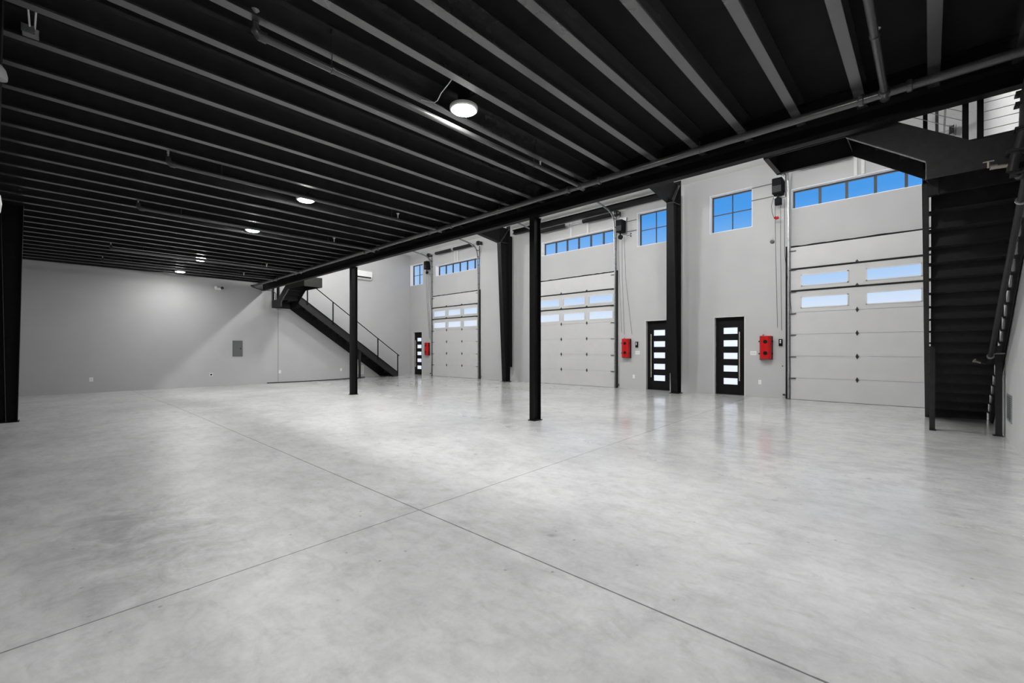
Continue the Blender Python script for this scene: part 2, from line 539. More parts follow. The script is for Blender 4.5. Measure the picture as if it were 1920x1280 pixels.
# ------------------------------------------------------------------ sectional garage doors
def garage_door(y0, y1, nwin, label):
    root = thing('sectional_garage_door', (WX - .03, (y0 + y1) / 2, 0), label, 'garage door', 'sectional garage doors', 'thing')
    off = tuple(root.location)
    W = y1 - y0
    H = .6096
    ww = 1.06
    if nwin == 3:
        cs = [y0 + .055 + ww / 2 + (W - .11 - ww) * i / 2 for i in range(3)]
        hg = [(cs[0] + cs[1]) / 2, (cs[1] + cs[2]) / 2]
    else:
        cs = [y0 + .245 + ww / 2, y1 - .245 - ww / 2]
        cs = [.655 + .0, 2.075]
        hg = [(cs[0] + cs[1]) / 2]
    xa, xb = WX - .055, WX - .003
    for s in range(7):
        z0, z1 = s * H + (.008 if s == 0 else .003), (s + 1) * H - .003
        hs = [(c - ww / 2, c + ww / 2, s * H + .115, s * H + .43) for c in cs] if s in (4, 5) else []
        sm = slab_with_holes(xa, xa + .03, y0, y1, z0, z1, hs)
        om = slab_with_holes(xa + .03, xb, y0, y1, z0 if s == 0 else s * H, (s + 1) * H, hs)
        sm.add(om.v, om.f)
        sec = obj('door_section', sm, M['door_skin'], root, offset=off)
        for h in hs:
            q = MB()
            t = .022
            q.box(xa - .010, xa + .004, h[0] - .004, h[0] + t, h[2] - .004, h[3] + .004).box(xa - .010, xa + .004, h[1] - t, h[1] + .004, h[2] - .004, h[3] + .004)
            q.box(xa - .010, xa + .004, h[0], h[1], h[2] - .004, h[2] + t).box(xa - .010, xa + .004, h[0], h[1], h[3] - t, h[3] + .004)
            obj('window_surround', q, M['offwhite'], sec)
            obj('pane', MB().box(xa + .022, xa + .027, h[0] + .004, h[1] - .004, h[2] + .004, h[3] - .004), M['glass'], sec)
    for ch in root.children:
        for g in ch.children:
            g.data.transform(Matrix.Translation((-off[0], -off[1], -off[2])))
    for s in range(1, 7):
        z = s * H
        for hy in hg:
            m = MB()
            if s < 5:
                m.prism([(hy, z + .075), (hy + .034, z), (hy, z - .075), (hy - .034, z)], 'x', xa - .012, xa + .002)
                m.box(xa - .03, xa, hy - .03, hy + .03, z - .012, z + .012)
            else:
                m.prism([(hy, z + .085), (hy + .034, z + .02), (hy - .034, z + .02)], 'x', xa - .012, xa + .002)
                m.box(xa - .05, xa, hy - .03, hy + .03, z + .018, z + .04)
            obj('hinge', m, M['dark_metal'], root, offset=off)
    for s in (5, 6):
        z = s * H
        m = MB()
        m.box(xa - .042, xa, y0 + .01, y1 - .01, z - .004, z + .004).box(xa - .042, xa - .034, y0 + .01, y1 - .01, z - .008, z + .016)
        m.box(xa - .004, xa, y0 + .01, y1 - .01, z - .028, z + .002)
        obj('strut', m, M['dark_metal'], root, offset=off)
    obj('bottom_seal', MB().box(xa + .004, xb - .004, y0, y1, floor_z(WX, (y0 + y1) / 2) - .002, .010), M['rubber'], root, offset=off)
    seal = MB()
    rnd = random.Random(int(y0 * 10))
    k = 24
    poly = [(y0 + W * i / k, 4.268) for i in range(k + 1)] + [(y0 + W * i / k, 4.308 + rnd.uniform(-.008, .008)) for i in range(k, -1, -1)]
    seal.prism(poly, 'x', WX - .05, WX - .004)
    obj('top_seal', seal, M['rubber'], root, offset=off)
    for s in range(7):
        z = s * H + (.6 if s < 6 else .52) if s else .6
        z = [.6, 1.2, 1.81, 2.41, 3.02, 3.635, 4.17][s]
        for ye, sg in ((y0, -1), (y1, 1)):
            m = MB()
            m.box(xa - .035, xa, ye - sg * .13 if sg > 0 else ye, ye if sg > 0 else ye + .13, z - .014, z + .006)
            m.cyl((xa - .028, ye - sg * .05, z - .006), (xa - .028, ye + sg * .055, z - .006), .011, 8)
            m.cyl((xa - .028, ye + sg * .03, z - .006), (xa - .028, ye + sg * .06, z - .006), .026, 10)
            obj('roller_bracket', m, M['dark_metal'], root, offset=off)
    return root
garage_door(*DOORS['right'], 'pale grey garage door with two columns of windows, nearest the camera beside the dark stair')
garage_door(*DOORS['middle'], 'pale grey garage door with three columns of windows, behind the near mezzanine post')
garage_door(*DOORS['far'], 'pale grey garage door with three columns of windows, farthest away near the end wall')

# tracks at the door sides
def track(yd, sg, label):
    root = thing('roller_track', (WX, yd, 0), label, 'door track', 'garage door tracks')
    off = tuple(root.location)
    def Y(a, b): return (yd + sg * a, yd + sg * b) if sg > 0 else (yd + sg * b, yd + sg * a)
    ya, yb = Y(.012, .075)
    m = MB().box(WX - .012, WX - .004, ya, yb, 0.0, 4.32)
    ya, yb = Y(.07, .078)
    m.box(WX - .075, WX - .004, ya, yb, 0, 6.42)
    obj('wall_angle', m, M['galv'], root, offset=off)
    ya, yb = Y(.09, .125)
    obj('weather_seal', MB().box(WX - .06, WX - .002, ya, yb, 0, 4.32), M['rubber'], root, offset=off)
    path = [(14.455, .03), (14.455, 4.25), (14.43, 5.2), (14.40, 5.95), (14.36, 6.15), (14.29, 6.28), (14.18, 6.38), (13.97, 6.45), (13.4, 6.53), (10.2, 6.86)]
    ya, yb = Y(.028, .062)
    m = MB()
    poly_o = []
    for i, p in enumerate(path):
        a = Vector(path[max(0, i - 1)]); b = Vector(path[min(len(path) - 1, i + 1)])
        d = (b - a).normalized()
        nrm = Vector((-d.y, d.x))
        poly_o.append((Vector(p), nrm))
    for i in range(len(path) - 1):
        (p0, n0), (p1, n1) = poly_o[i], poly_o[i + 1]
        for h0, h1, y0, y1 in ((-.028, -.023, ya, yb), (.023, .028, ya, yb), (-.028, .028, yb - .004 if sg > 0 else ya, yb if sg > 0 else ya + .004)):
            q = [p0 + n0 * h0, p1 + n1 * h0, p1 + n1 * h1, p0 + n0 * h1]
            m.prism([(v.x, v.y) for v in q], 'y', y0, y1)
    obj('rail_channel', m, M['galv'], root, offset=off)
    for z, x in ((4.55, 14.45), (5.1, 14.43), (5.5, 14.42), (5.9, 14.40), (6.2, 14.33)):
        ya, yb = Y(.058, .07)
        obj('brace', MB().box(x - .02, WX - .004, ya, yb, z - .014, z + .014), M['dark_metal'], root, offset=off)
    ya, yb = Y(.06, .07)
    obj('hanger', MB().box(10.9, 10.94, ya, yb, 6.77, roof_z(10.94) + .01), M['galv'], root, offset=off)
    ya, yb = Y(.02, .1)
    obj('base_clip', MB().box(WX - .09, WX - .004, ya, yb, 0, .02).cyl((WX - .11, yd + sg * .17, .12), (WX - .02, yd + sg * .17, .12), .022, 10).box(WX - .05, WX - .02, min(yd + sg * .1, yd + sg * .19), max(yd + sg * .1, yd + sg * .19), .1, .115),
        M['dark_metal'], root, offset=off)
for k, nm in (('right', 'nearest garage door'), ('middle', 'middle garage door'), ('far', 'farthest garage door')):
    y0, y1, _ = DOORS[k]
    track(y1, 1, 'galvanised track up the left edge of the ' + nm)
    track(y0, -1, 'galvanised track up the right edge of the ' + nm)

# torsion springs over the doors
def springs(y0, y1, zc, spans, posts, label):
    root = thing('torsion_spring_shaft', (WX - .2, (y0 + y1) / 2, zc), label, 'door spring', 'garage door spring shafts')
    off = tuple(root.location)
    x = WX - .2
    obj('shaft', MB().cyl((x, y0 - .28, zc), (x, y1 + .28, zc), .016, 10), M['galv'], root, smooth=True, offset=off)
    for a, b in spans:
        pts, rr = [], []
        nt_ = int((b - a) / .022)
        m = MB()
        prof = []
        for i in range(nt_):
            prof += [(.06, a + (b - a) * i / nt_), (.078, a + (b - a) * (i + .5) / nt_)]
        prof.append((.052, b))
        m.lathe([(.03, a - .002)] + prof + [(.03, b + .002)], (x, 0, zc), 18, 'y')
        obj('spring', m, M['dark_metal'], root, smooth=True, offset=off)
    for y in posts:
        obj('spring_anchor', MB().box(x - .02, WX - .003, y - .006, y + .006, zc - .05, zc + .05).box(WX - .03, WX - .003, y - .035, y + .035, 5.93, zc + .12), M['offwhite'], root, offset=off)
    for y in (y0 - .17, y1 + .17):
        m = MB().lathe([(.05, -.04), (.105, -.04), (.105, -.03), (.085, -.025), (.095, .03), (.11, .035), (.11, .042), (.05, .042)], (x, y, zc), 20, 'y')
        obj('cable_drum', m, M['dark_metal'], root, smooth=True, offset=off)
        obj('end_bearing_plate', MB().box(x - .05, WX - .003, y - .075, y - .068, zc - .08, zc + .08), M['dark_metal'], root, offset=off)
springs(*DOORS['middle'][:2], 6.36, [(8.5, 9.76), (10.62, 11.85)], [10.45, 9.65], 'dark coiled spring shaft above the strip window of the middle garage door')
springs(*DOORS['far'][:2], 6.52, [(16.3, 17.6), (17.85, 19.1)], [17.72, 17.5], 'dark coiled spring shaft above the strip window of the farthest garage door')
springs(*DOORS['right'][:2], 6.45, [(.0, 1.15), (1.5, 2.65)], [1.25, 1.4], 'dark coiled spring shaft above the strip window of the nearest garage door')

# operators with hand chains
def operator(yc, zt, label, handle, chain_z, strap_to=None):
    root = thing('chain_hoist_operator', (WX, yc, zt - .44), label, 'door operator', 'garage door operators')
    off = tuple(root.location)
    x0, x1 = WX - .36, WX - .06
    w = .125
    zb = zt - .44
    m = MB().box(x0, x1, yc - w, yc + w, zb, zt)
    obj('motor_housing', m, M['plastic_black'], root, bevel=.02, offset=off)
    m = MB()
    for i in range(6): m.box(x0 - .004, x0 + .002, yc - w + .02, yc + w - .02, zb + .05 + i * .03, zb + .062 + i * .03)
    m.box(x0 + .03, x0 + .05, yc - w * .8, yc - w * .2, zt - .12, zt - .1)
    obj('housing_vent', m, M['dark_metal'], root, offset=off)
    obj('back_plate', MB().box(x1 - .01, WX - .002, yc - w - .02, yc + w + .02, zb - .05, zt + .12), M['galv'], root, offset=off)
    obj('gear_unit', MB().box(x0 + .04, x1 - .02, yc - w - .02, yc - w + .01, zb + .06, zt - .06), M['plastic_black'], root, bevel=.012, offset=off)
    m = MB().cyl((x0 + .1, yc, zb), (x0 + .1, yc, zb - .06), .012, 8)
    obj('chain_wheel', MB().lathe([(.03, -.03), (.085, -.03), (.07, 0), (.085, .03), (.03, .03)], (x0 + .12, yc - .01, zb - .17), 18, 'x').box(x0 + .1, x0 + .14, yc - .02, yc + .02, zb - .17, zb + .01), M['plastic_black'], root, smooth=True, offset=off)
    zl = zb - .17
    for j, (dy, dx, ze) in enumerate(((-.07, .0, chain_z), (.07, .012, chain_z + .08), (-.16, .09, chain_z - .0))):
        pts = [(x0 + .12, yc + dy, zl), (x0 + .16 + dx, yc + dy * .9, (zl + ze) / 2 + .3), (WX - .035, yc + dy * (.75 if j < 2 else 2.2), ze)]
        obj('hand_chain', MB().tube(pts, .006, 6), M['dark_metal'], root, offset=off)
    if strap_to is not None:
        for z in (zt - .03, zt - .40):
            obj('mounting_strap', MB().box(WX - .016, WX - .002, strap_to, yc - w + .02, z - .012, z + .012), M['panelgrey'], root, offset=off)
    if handle:
        m = MB().box(x0 + .06, x0 + .2, yc - .09, yc + .07, zb - .3, zb - .12)
        obj('limit_switch_box', m, M['plastic_black'], root, bevel=.01, offset=off)
        cpt = [(x0 + .1, yc + .02, zb - .3), (x0 + .08, yc + .13, zb - .5), (x0 + .1, yc + .1, zb - .62), (x0 + .1, yc + .06, zb - .66)]
        obj('release_cord', MB().tube([(x0 + .1, yc + .08, zb)] + [(x0 + .08, yc + .15, zb - .3)] + cpt[1:], .006, 6), M['rubber'], root, offset=off)
        obj('release_handle', MB().tube([(x0 + .1, yc + .07, zb - .64), (x0 + .1, yc + .03, zb - .68), (x0 + .1, yc - .03, zb - .66)], .04, 10), M['red'], root, smooth=True, offset=off)
    return root
operator(8.12, 6.07, 'black door operator box with hanging chains between middle garage door and half-hidden window', False, 1.95, 7.6)
operator(3.13, 6.24, 'black door operator box with red pull handle left of the nearest garage door', True, 1.95, 3.86)
operator(19.83, 6.2, 'black door operator box with hanging chain between far corner window and farthest garage door', False, 1.95)

# ------------------------------------------------------------------ wall-mounted items on the garage door wall
def ext_box(yc, zc, label):
    w, h, d = .155, .34, .2
    root = thing('fire_extinguisher_box', (WX, yc, zc - h), label, 'extinguisher box', 'red fire extinguisher boxes')
    off = tuple(root.location)
    prof = []
    n = 14
    for i in range(n + 1):
        a = PI * i / n
        prof.append((WX - .07 - (d - .07) * math.sin(a) ** .75, yc + w * math.cos(a)))
    poly = [(WX - .004, yc + w)] + prof + [(WX - .004, yc - w)]
    obj('cover', MB().prism(poly, 'z', zc - h, zc + h), M['red'], root, smooth=True, bevel=.012, offset=off)
    for z in (zc + .17, zc - .16):
        m = MB().lathe([(.055, .03), (.055, -.002), (.035, -.008), (.012, -.009)], (WX - d + .0, yc - .015, z), 20, 'x')
        obj('sight_port', m, M['plastic_black'], root, smooth=True, offset=off)
    for sg in (-1, 1):
        for z in (zc + .18, zc - .18):
            obj('latch', MB().box(WX - .1, WX - .04, min(yc + sg * (w - .005), yc + sg * (w + .03)), max(yc + sg * (w - .005), yc + sg * (w + .03)), z - .02, z + .02), M['plastic_black'], root, bevel=.005, offset=off)
    obj('back_tray', MB().box(WX - .06, WX - .001, yc - w - .012, yc + w + .012, zc - h - .01, zc + h - .01), M['rubber'], root, offset=off)
    obj('lift_strap', MB().tube([(WX - .06, yc + .08, zc + h - .005), (WX - .08, yc + .07, zc + h + .03), (WX - .09, yc + .03, zc + h + .035)], .008, 8), M['rubber'], root, offset=off)
ext_box(3.475, 1.46, 'red extinguisher box with black latches between the full-view entry door and nearest garage door')
ext_box(7.98, 1.46, 'red extinguisher box with black latches right of the middle garage door')
ext_box(20.05, 1.46, 'red extinguisher box beside the far corner door, smallest of the three in view')

def plate(y, z, w, h, label, cat, name, toggles=0, outlet=False, x=None, wall='front', grp=None):
    x = WX if x is None else x
    root = thing(name, (x, y, z), label, cat, grp)
    if wall == 'end':
        root.rotation_euler = (0, 0, PI / 2 - math.atan(ES))
        # local -x faces the room
    obj('cover_plate', MB().box(-.008, .0, -w / 2, w / 2, -h / 2, h / 2), M['white'], root, bevel=.003)
    for i in range(toggles):
        yy = (i - (toggles - 1) / 2) * .046
        obj('rocker', MB().box(-.013, -.007, yy - .016, yy + .016, -.033, .033), M['offwhite'], root)
    if outlet:
        for dz in (-.02, .02):
            obj('socket', MB().lathe([(.015, .002), (.015, -.003), (.012, -.004)], (-.008, 0, dz), 14, 'x'), M['offwhite'], root)
    return root
plate(3.82, 1.295, .165, .12, 'white three-rocker light switch right of the full-view entry door', 'light switch', 'light_switch', 3)
plate(7.565, 1.295, .165, .12, 'white three-rocker light switch left of the half-hidden entry door', 'light switch', 'light_switch', 3)
plate(3.645, .44, .075, .125, 'white wall outlet low under the red extinguisher box near the nearest garage door', 'wall outlet', 'wall_outlet', outlet=True, grp='wall outlets')
plate(7.715, .44, .075, .125, 'white wall outlet low on the wall left of the half-hidden entry door', 'wall outlet', 'wall_outlet', outlet=True, grp='wall outlets')
def buttons(y, z, label):
    root = thing('door_push_button_station', (WX, y, z), label, 'push button', 'door push buttons')
    obj('button_housing', MB().box(-.05, -.001, -.047, .047, -.1, .1), M['plastic_black'], root, bevel=.008)
    for dz, mt in ((.05, 'white'), (.0, 'offwhite'), (-.05, 'plastic_black')):
        obj('button', MB().lathe([(.02, .0), (.02, -.01), (.015, -.014)], (-.05, 0, dz), 16, 'x'), M[mt], root, smooth=True)
buttons(3.105, 1.60, 'black push button station beside the track of the nearest garage door')
buttons(7.585, 1.585, 'black push button station above the switch left of the half-hidden entry door')
root = thing('round_junction_cover', (WX, 3.32, 4.53), 'small dark round junction box high on wall left of the nearest garage door', 'junction box')
obj('box_body', MB().lathe([(.055, 0), (.055, -.03), (.03, -.034)], (0, 0, 0), 18, 'x'), M['dark_metal'], root, smooth=True)
obj('pigtail_wire', MB().tube([(-.03, 0, .03), (-.05, -.02, .12), (-.02, -.03, .22)], .004, 6), M['cable'], root)
root = thing('photo_eye_bracket', (WX, 8.05, 5.62), 'tiny dark bracket left of the half-hidden window, under its operator strap', 'bracket')
root.location = (WX, 7.83, 5.53)
obj('arm', MB().box(-.03, -.001, -.01, .16, -.005, .005), M['dark_metal'], root)
obj('clip', MB().box(-.04, -.002, -.03, .0, .03, .06).box(-.04, -.002, -.03, .0, -.06, -.03), M['plastic_black'], root)
tag(obj('black_wall_plug', MB().lathe([(.014, 0), (.014, -.02), (.006, -.024)], (0, 0, 0), 12, 'x'), M['rubber']), 'tiny black plug in wall beside the track of the nearest garage door', 'plug').location = (WX, 3.06, .93)

# ------------------------------------------------------------------ frame columns and rafters
def frame_column(yc, label):
    root = thing('tapered_frame_column', (14.0, yc, 0), label, 'steel column', 'tapered frame columns')
    off = tuple(root.location)
    xi0, xi1, xo, zk = 13.87, 13.56, 14.14, 6.04
    fw = .11
    m = MB()
    m.prism([(xi0, 0), (xi0 + .014, 0), (xi1 + .014, zk), (xi1, zk)], 'y', yc - fw, yc + fw)
    obj('inner_flange', m, M['black'], root, offset=off)
    obj('web', MB().prism([(xi0 + .01, 0), (xo, 0), (xo, 6.75), (xi1 + .01, 6.75), (xi1 + .01, zk)], 'y', yc - .005, yc + .005), M['black'], root, offset=off)
    obj('outer_flange', MB().box(xo, xo + .014, yc - fw, yc + fw, 0, 6.86), M['black'], root, offset=off)
    st = MB().prism([(xi1, zk - .01), (xo, zk + .02), (xo, zk + .034), (xi1, zk + .004)], 'y', yc - fw * .9, yc + fw * .9)
    st.prism([(xi1 + .02, zk), (xi1 + .035, zk), (xo, 6.72), (xo - .015, 6.72)], 'y', yc - fw * .9, yc + fw * .9)
    obj('knee_stiffener', st, M['joist'], root, offset=off)
    obj('base_plate', MB().box(xi0 - .04, xo + .05, yc - .15, yc + .15, 0, .016), M['black'], root, offset=off)
    g = MB().box(14.2, WX - .004, yc + .13, yc + .40, .63, 6.5)
    obj('wall_post', g, M['black'], root, offset=off)
    # rafter on the same frame
    xr = 1.0
    zr0, zr1 = 6.04, 6.04 + .125 * (xi1 - 6.2)
    rb = lambda x: min(6.04 + .125 * (xi1 - x), roof_z(x) - .45) if x > 9.5 else roof_z(x) - .62
    pts = [xi1, 12.0, 10.0, 6.0, BX + .6]
    zb = [6.04, 6.24, 6.46, 6.85, 7.25]
    bot = list(zip(pts, zb))
    top = [(x, roof_z(x) - .03) for x, _ in bot]
    m = MB()
    for i in range(len(bot) - 1):
        m.prism([bot[i], bot[i + 1], (bot[i + 1][0], bot[i + 1][1] + .014), (bot[i][0], bot[i][1] + .014)], 'y', yc - fw, yc + fw)
    obj('rafter_flange', m, M['black'], root, offset=off)
    m = MB()
    for i in range(len(bot) - 1):
        m.prism([bot[i], bot[i + 1], top[i + 1], top[i]], 'y', yc - .005, yc + .005)
    obj('rafter_web', m, M['black'], root, offset=off)
    return root
frame_column(5.95, 'black tapered frame column against the garage door wall between the two near entry doors')
frame_column(13.57, 'black tapered frame column against the wall between the middle and farthest garage doors')
m = MB()
m.box(14.26, 14.45, 5.95 + .42, 13.57 - .12, 6.52, 6.535).box(14.26, 14.45, 5.95 + .42, 13.57 - .12, 6.685, 6.70).box(14.35, 14.36, 5.95 + .42, 13.57 - .12, 6.53, 6.69)
o = tag(obj('portal_beam', m, M['black']), 'black horizontal beam along the wall top between the two frame columns, over middle garage door', 'beam')

def back_column(yc, label, dx=0.0, zt=4.2):
    root = thing('tapered_frame_column', (-.6, yc, 0), label, 'steel column', 'tapered frame columns')
    off = tuple(root.location)
    z0 = floor_z(0, yc)
    xi = lambda z: -.332 + dx + .0188 * z
    xo = -.95
    m = MB().prism([(xi(0), z0), (xi(zt), zt), (xi(zt) - .014, zt), (xi(0) - .014, z0)], 'y', yc - .1, yc + .1)
    obj('inner_flange', m, M['black'], root, offset=off)
    obj('web', MB().prism([(xi(0) - .01, z0), (xi(zt) - .01, zt), (xo, zt), (xo, z0)], 'y', yc - .005, yc + .005), M['black'], root, offset=off)
    obj('outer_flange', MB().box(xo - .014, xo, yc - .1, yc + .1, z0, zt), M['black'], root, offset=off)
    obj('web_stiffener', MB().prism([(-.478, z0), (-.485, z0), (-.547, zt), (-.54, zt)], 'y', yc - .09, yc - .004), M['joist'], root, offset=off)
    obj('base_plate', MB().box(-1.0, -.31, yc - .13, yc + .13, z0 - .001, z0 + .015), M['black'], root, offset=off)
back_column(12.9, 'black tapered frame column at the left edge of the view, standing before the end wall')
back_column(5.6, 'black tapered frame column just entering the view at the upper left edge', .028, 4.49)

# ------------------------------------------------------------------ mezzanine: beam, posts, joists, deck
ZJ, ZB, ZD = 4.23, 3.99, 4.50
BMX = 6.645
yb0, yb1 = -.86, end_y(BMX) - .02
m = MB()
m.box(BMX - .066, BMX + .066, yb0, yb1, ZB, ZB + .012).box(BMX - .066, BMX + .066, yb0, yb1, ZD - .014, ZD - .002).box(BMX - .005, BMX + .005, yb0, yb1, ZB + .01, ZD - .01)
tag(obj('mezzanine_edge_beam', m, M['black']), 'long black edge beam carrying the mezzanine from side wall to end wall', 'beam')
NJ = 36
def joist_y(k): return -.64 + .6075 * k
jm = None
for k in range(NJ):
    y = joist_y(k)
    x1 = BMX - .007
    x0 = BX + .02
    if jm is None:
        root = thing('floor_joist', (0, y, ZJ), '', 'joist', 'mezzanine floor joists')
        w, t = .05, .004
        prof_w = MB().box(x0, x1, w - t, w, 0, ZD - ZJ - .001)
        obj('web', prof_w, M['joist'], root)
        fl_ = MB().box(x0, x1, -w, w, 0, t).box(x0, x1, -w, -w + t, 0, .018)
        obj('bottom_flange', fl_, M['joist'], root)
        tf = MB().box(x0, x1, -w, w, ZD - ZJ - t - .001, ZD - ZJ - .001).box(x0, x1, -w, -w + t, ZD - ZJ - .02, ZD - ZJ - .001)
        obj('top_flange', tf, M['joist'], root)
        jm = root
        r = root
    else:
        r = dup(jm, (0, y, ZJ), '')
    r['label'] = 'black steel joist under the mezzanine, %s from the far end wall' % ORD[NJ - k]
# flat deck sheets above the joists, seams along the joists
root = thing('mezzanine_deck', (2.6, 10, ZD), 'flat black deck sheets above the joists, underside of the mezzanine', 'deck')
off = tuple(root.location)
obj('deck_sheet', MB().box(BX + .004, BMX + .12, RY + .002, end_y(BX) - .02, ZD, ZD + .03), M['deck'], root, offset=off)
obj('bounce_floor', MB().box(BX + .004, BMX + .12, RY + .002, end_y(BX) - .02, ZD + .03, ZD + .06), M['offwhite'], root, offset=off)  # unseen pale upper floor, added to bounce light up to the roof
def mezz_post(yc, label):
    z0 = floor_z(6.68, yc)
    root = thing('mezzanine_post', (6.68, yc, z0), label, 'steel post', 'mezzanine posts')
    H = ZB - z0 - .012
    w, d = .0625, .1
    obj('near_flange', MB().box(-d, -d + .011, -w, w, .014, H), M['black'], root)
    obj('far_flange', MB().box(d - .011, d, -w, w, .014, H), M['black'], root)
    obj('web', MB().box(-d + .01, d - .01, -.004, .004, .014, H), M['black'], root)
    obj('cap_plate', MB().box(-.1, .11, -.075, .075, H, H + .012), M['black'], root)
    obj('base_plate', MB().box(-.12, .12, -.085, .085, 0, .014), M['black'], root)
mezz_post(5.67, 'black steel post under the mezzanine edge beam, nearer one in mid view')
mezz_post(13.12, 'black steel post under the mezzanine edge beam, farther one by the end stair')

# ------------------------------------------------------------------ stairs
def make_stair(origin, rz, flip, label, plat_len, seg_shift, group):
    """local frame: x along the flight (descending), y = distance from the side wall, z up"""
    root = thing('steel_stair', origin, label, 'stair', group)
    root.rotation_euler = (0, 0, rz)
    F = (lambda p: (p[0], -p[1], p[2])) if flip else (lambda p: p)
    def part(name, m, mat='stair', parent=root, **kw):
        m.map(F)
        return obj(name, m, M[mat], parent, **kw)
    r, t = .1907, .2777
    Vb = 12.83
    zf = -.0
    y0, y1 = .055, .865
    bot = lambda x: 1.35 + (10.31 - x) * .687
    xl = 7.55
    xz = lambda d: 10.31 + (1.35 + d) / .687
    def plate_poly(lo):
        return [(xz(lo), 0), (12.86, 0), (12.86, .20), (12.80, bot(12.80) + .60), (xl, bot(xl) + .60), (xl, bot(xl) + lo)]
    # outer stringer: plate with flanges
    s = MB().prism(plate_poly(.2), 'y', .885, .895)
    for dz in (.0, .386):
        xe = min(12.80, xz(.2 + dz))
        s.prism([(xe, bot(xe) + .2 + dz), (xl, bot(xl) + .2 + dz), (xl, bot(xl) + .214 + dz), (xe, bot(xe) + .214 + dz)], 'y', .885, .95)
    part('outer_stringer', s)
    s = MB().prism(plate_poly(.03), 'y', .015, .03)
    part('wall_stringer', s)
    for i in range(1, 20):
        za = i * r
        xa, xb = Vb - (i - 1) * t, Vb - i * t
        m = MB()
        m.box(xb, xa + .025, y0, y1, za - .008, za)
        m.box(xa + .018, xa + .025, y0, y1, za - .035, za - .006)
        if i < 19:
            m.box(xb, xb + .007, y0, y1, za - .004, za + r - .006)
            m.box(xb - .012, xb + .007, y0, y1, za - .012, za - .002)
        else:
            pass
        part('tread', m)
        if i < 19:
            c = MB()
            c.box(xb + .03, xb + .2, y1 - .002, .886, za - .035, za - .006).box(xb + .03, xb + .2, .028, y0 + .002, za - .035, za - .006)
            part('tread_clip', c)
    m = MB().box(Vb - .006, Vb, y0, y1, .0, r - .006)
    part('bottom_riser', m)
    # landing
    zl = 19 * r
    lx0, lx1 = 6.78, Vb - 19 * t + .01
    lw = .905
    part('landing_deck', MB().box(lx0, lx1, .01, lw, zl - .012, zl))
    m = MB()
    m.box(lx1 - .012, lx1, .01, lw, 3.30, zl - .01)
    m.box(lx0 + .3, lx0 + .31, .01, lw, zl - .12, zl - .01)
    m.box(lx0, lx1, .01, .022, 3.285, zl - .01)
    part('landing_frame', m)
    # side plate on the mezzanine side: landing fascia and stringer of the short flight
    pl = [(.01, 3.285), (.91, 3.285), (.91, 3.49), (1.63, 4.0), (1.63 + plat_len, 4.0), (1.63 + plat_len, 4.38), (1.69, 4.38), (1.145, 4.01), (.545, 3.60), (.01, 3.60)]
    part('inner_side_plate', MB().prism(pl, 'x', 6.765, 6.778))
    lip = MB().prism([(.91, 3.484), (1.63, 3.994), (1.63, 4.002), (.91, 3.492)], 'x', 6.762, 6.81).box(6.762, 6.81, .905, .913, 3.285, 3.49)
    part('lit_plate_lip', lip, 'joist')  # lighter, glossier steel than the plate, imitating floor light on its edges
    pw = 7.52
    p2 = [(.91, 3.49), (1.63, 4.0), (1.63, 4.38), (1.145, 4.01), (.86, 3.8), (.80, 3.63), (.80, 3.27)]
    part('outer_side_plate', MB().prism(p2, 'x', pw - .012, pw))
    for i in range(3):
        za = zl + (i + 1) * .19
        ya, yb = .91 + i * .24, .91 + (i + 1) * .24
        m = MB().box(lx0, pw - .014, ya, yb, za - .008, za).box(lx0, pw - .014, ya, ya + .006, za - .19, za - .004)
        part('tread', m)
    # platform at the head of the short flight
    p0, p1 = 1.63, 1.63 + plat_len
    m = MB().box(lx0, pw, p0, p1, 4.365, 4.385)
    part('platform_deck', m)
    m = MB().box(lx0, pw, p1 - .012, p1, 4.0, 4.37).box(pw - .012, pw, p0, p1, 4.0, 4.37).box(lx0, pw, p0, p0 + .01, 4.05, 4.37)
    m.box(lx0, pw, p1 - .06, p1, 3.99, 4.0).box(pw - .06, pw, p0, p1, 3.99, 4.0)
    part('platform_frame', m)
    # support posts under the flight
    for ya, yb in ((.81, .884), (.032, .105)):
        m = MB().box(10.53, 10.63, ya, yb, .0, bot(10.6) + .3)
        part('support_post', m)
        part('post_base', MB().box(10.5, 10.66, ya - .015 if ya > .5 else ya - .01, yb + (.0 if ya > .5 else .03), -.001, .012))
    # railing of the main flight
    ys = .92
    top = lambda x: bot(x) + .60
    pxs = [12.80, 11.58, 10.36, 9.14, 7.92]
    for px in pxs:
        part('rail_post', MB().box(px - .025, px + .025, ys - .012, ys + .022, max(.15, top(px) - .15), top(px) + .93), 'black')
    xa, xb = 12.90, 7.70
    part('handrail', MB().tube([(xa, ys, top(xa) + .93), (xb, ys, top(xb) + .93)], .022, 10), 'black', smooth=True)
    for j in range(9):
        dz = .10 + j * .088
        part('rail_cable', MB().tube([(12.80, ys, top(12.80) + dz), (7.92, ys, top(7.92) + dz)], .0035, 6), 'steelcable')
    # guard on the landing edge and the short flight
    gx = 6.79
    for yy, za in ((.60, 3.62), (.49, 3.60), (.05, 3.60)):
        part('guard_post', MB().box(gx - .012, gx + .045, yy - .024, yy + .024, za - .2, za + 1.0), 'black')
    part('guard_post', MB().box(gx - .012, gx + .03, 1.58, 1.63, 4.1, 5.35), 'black')
    part('guard_post', MB().box(pw - .03, pw + .01, .90, .94, 3.62, 4.75), 'black')
    part('guard_post', MB().box(pw - .03, pw + .01, .80, .83, 3.62, 4.75), 'panelgrey')
    part('guard_rail', MB().tube([(gx + .016, .02, 4.62), (gx + .016, .60, 4.64), (gx + .016, 1.62, 5.36)], .022, 10), 'black', smooth=True)
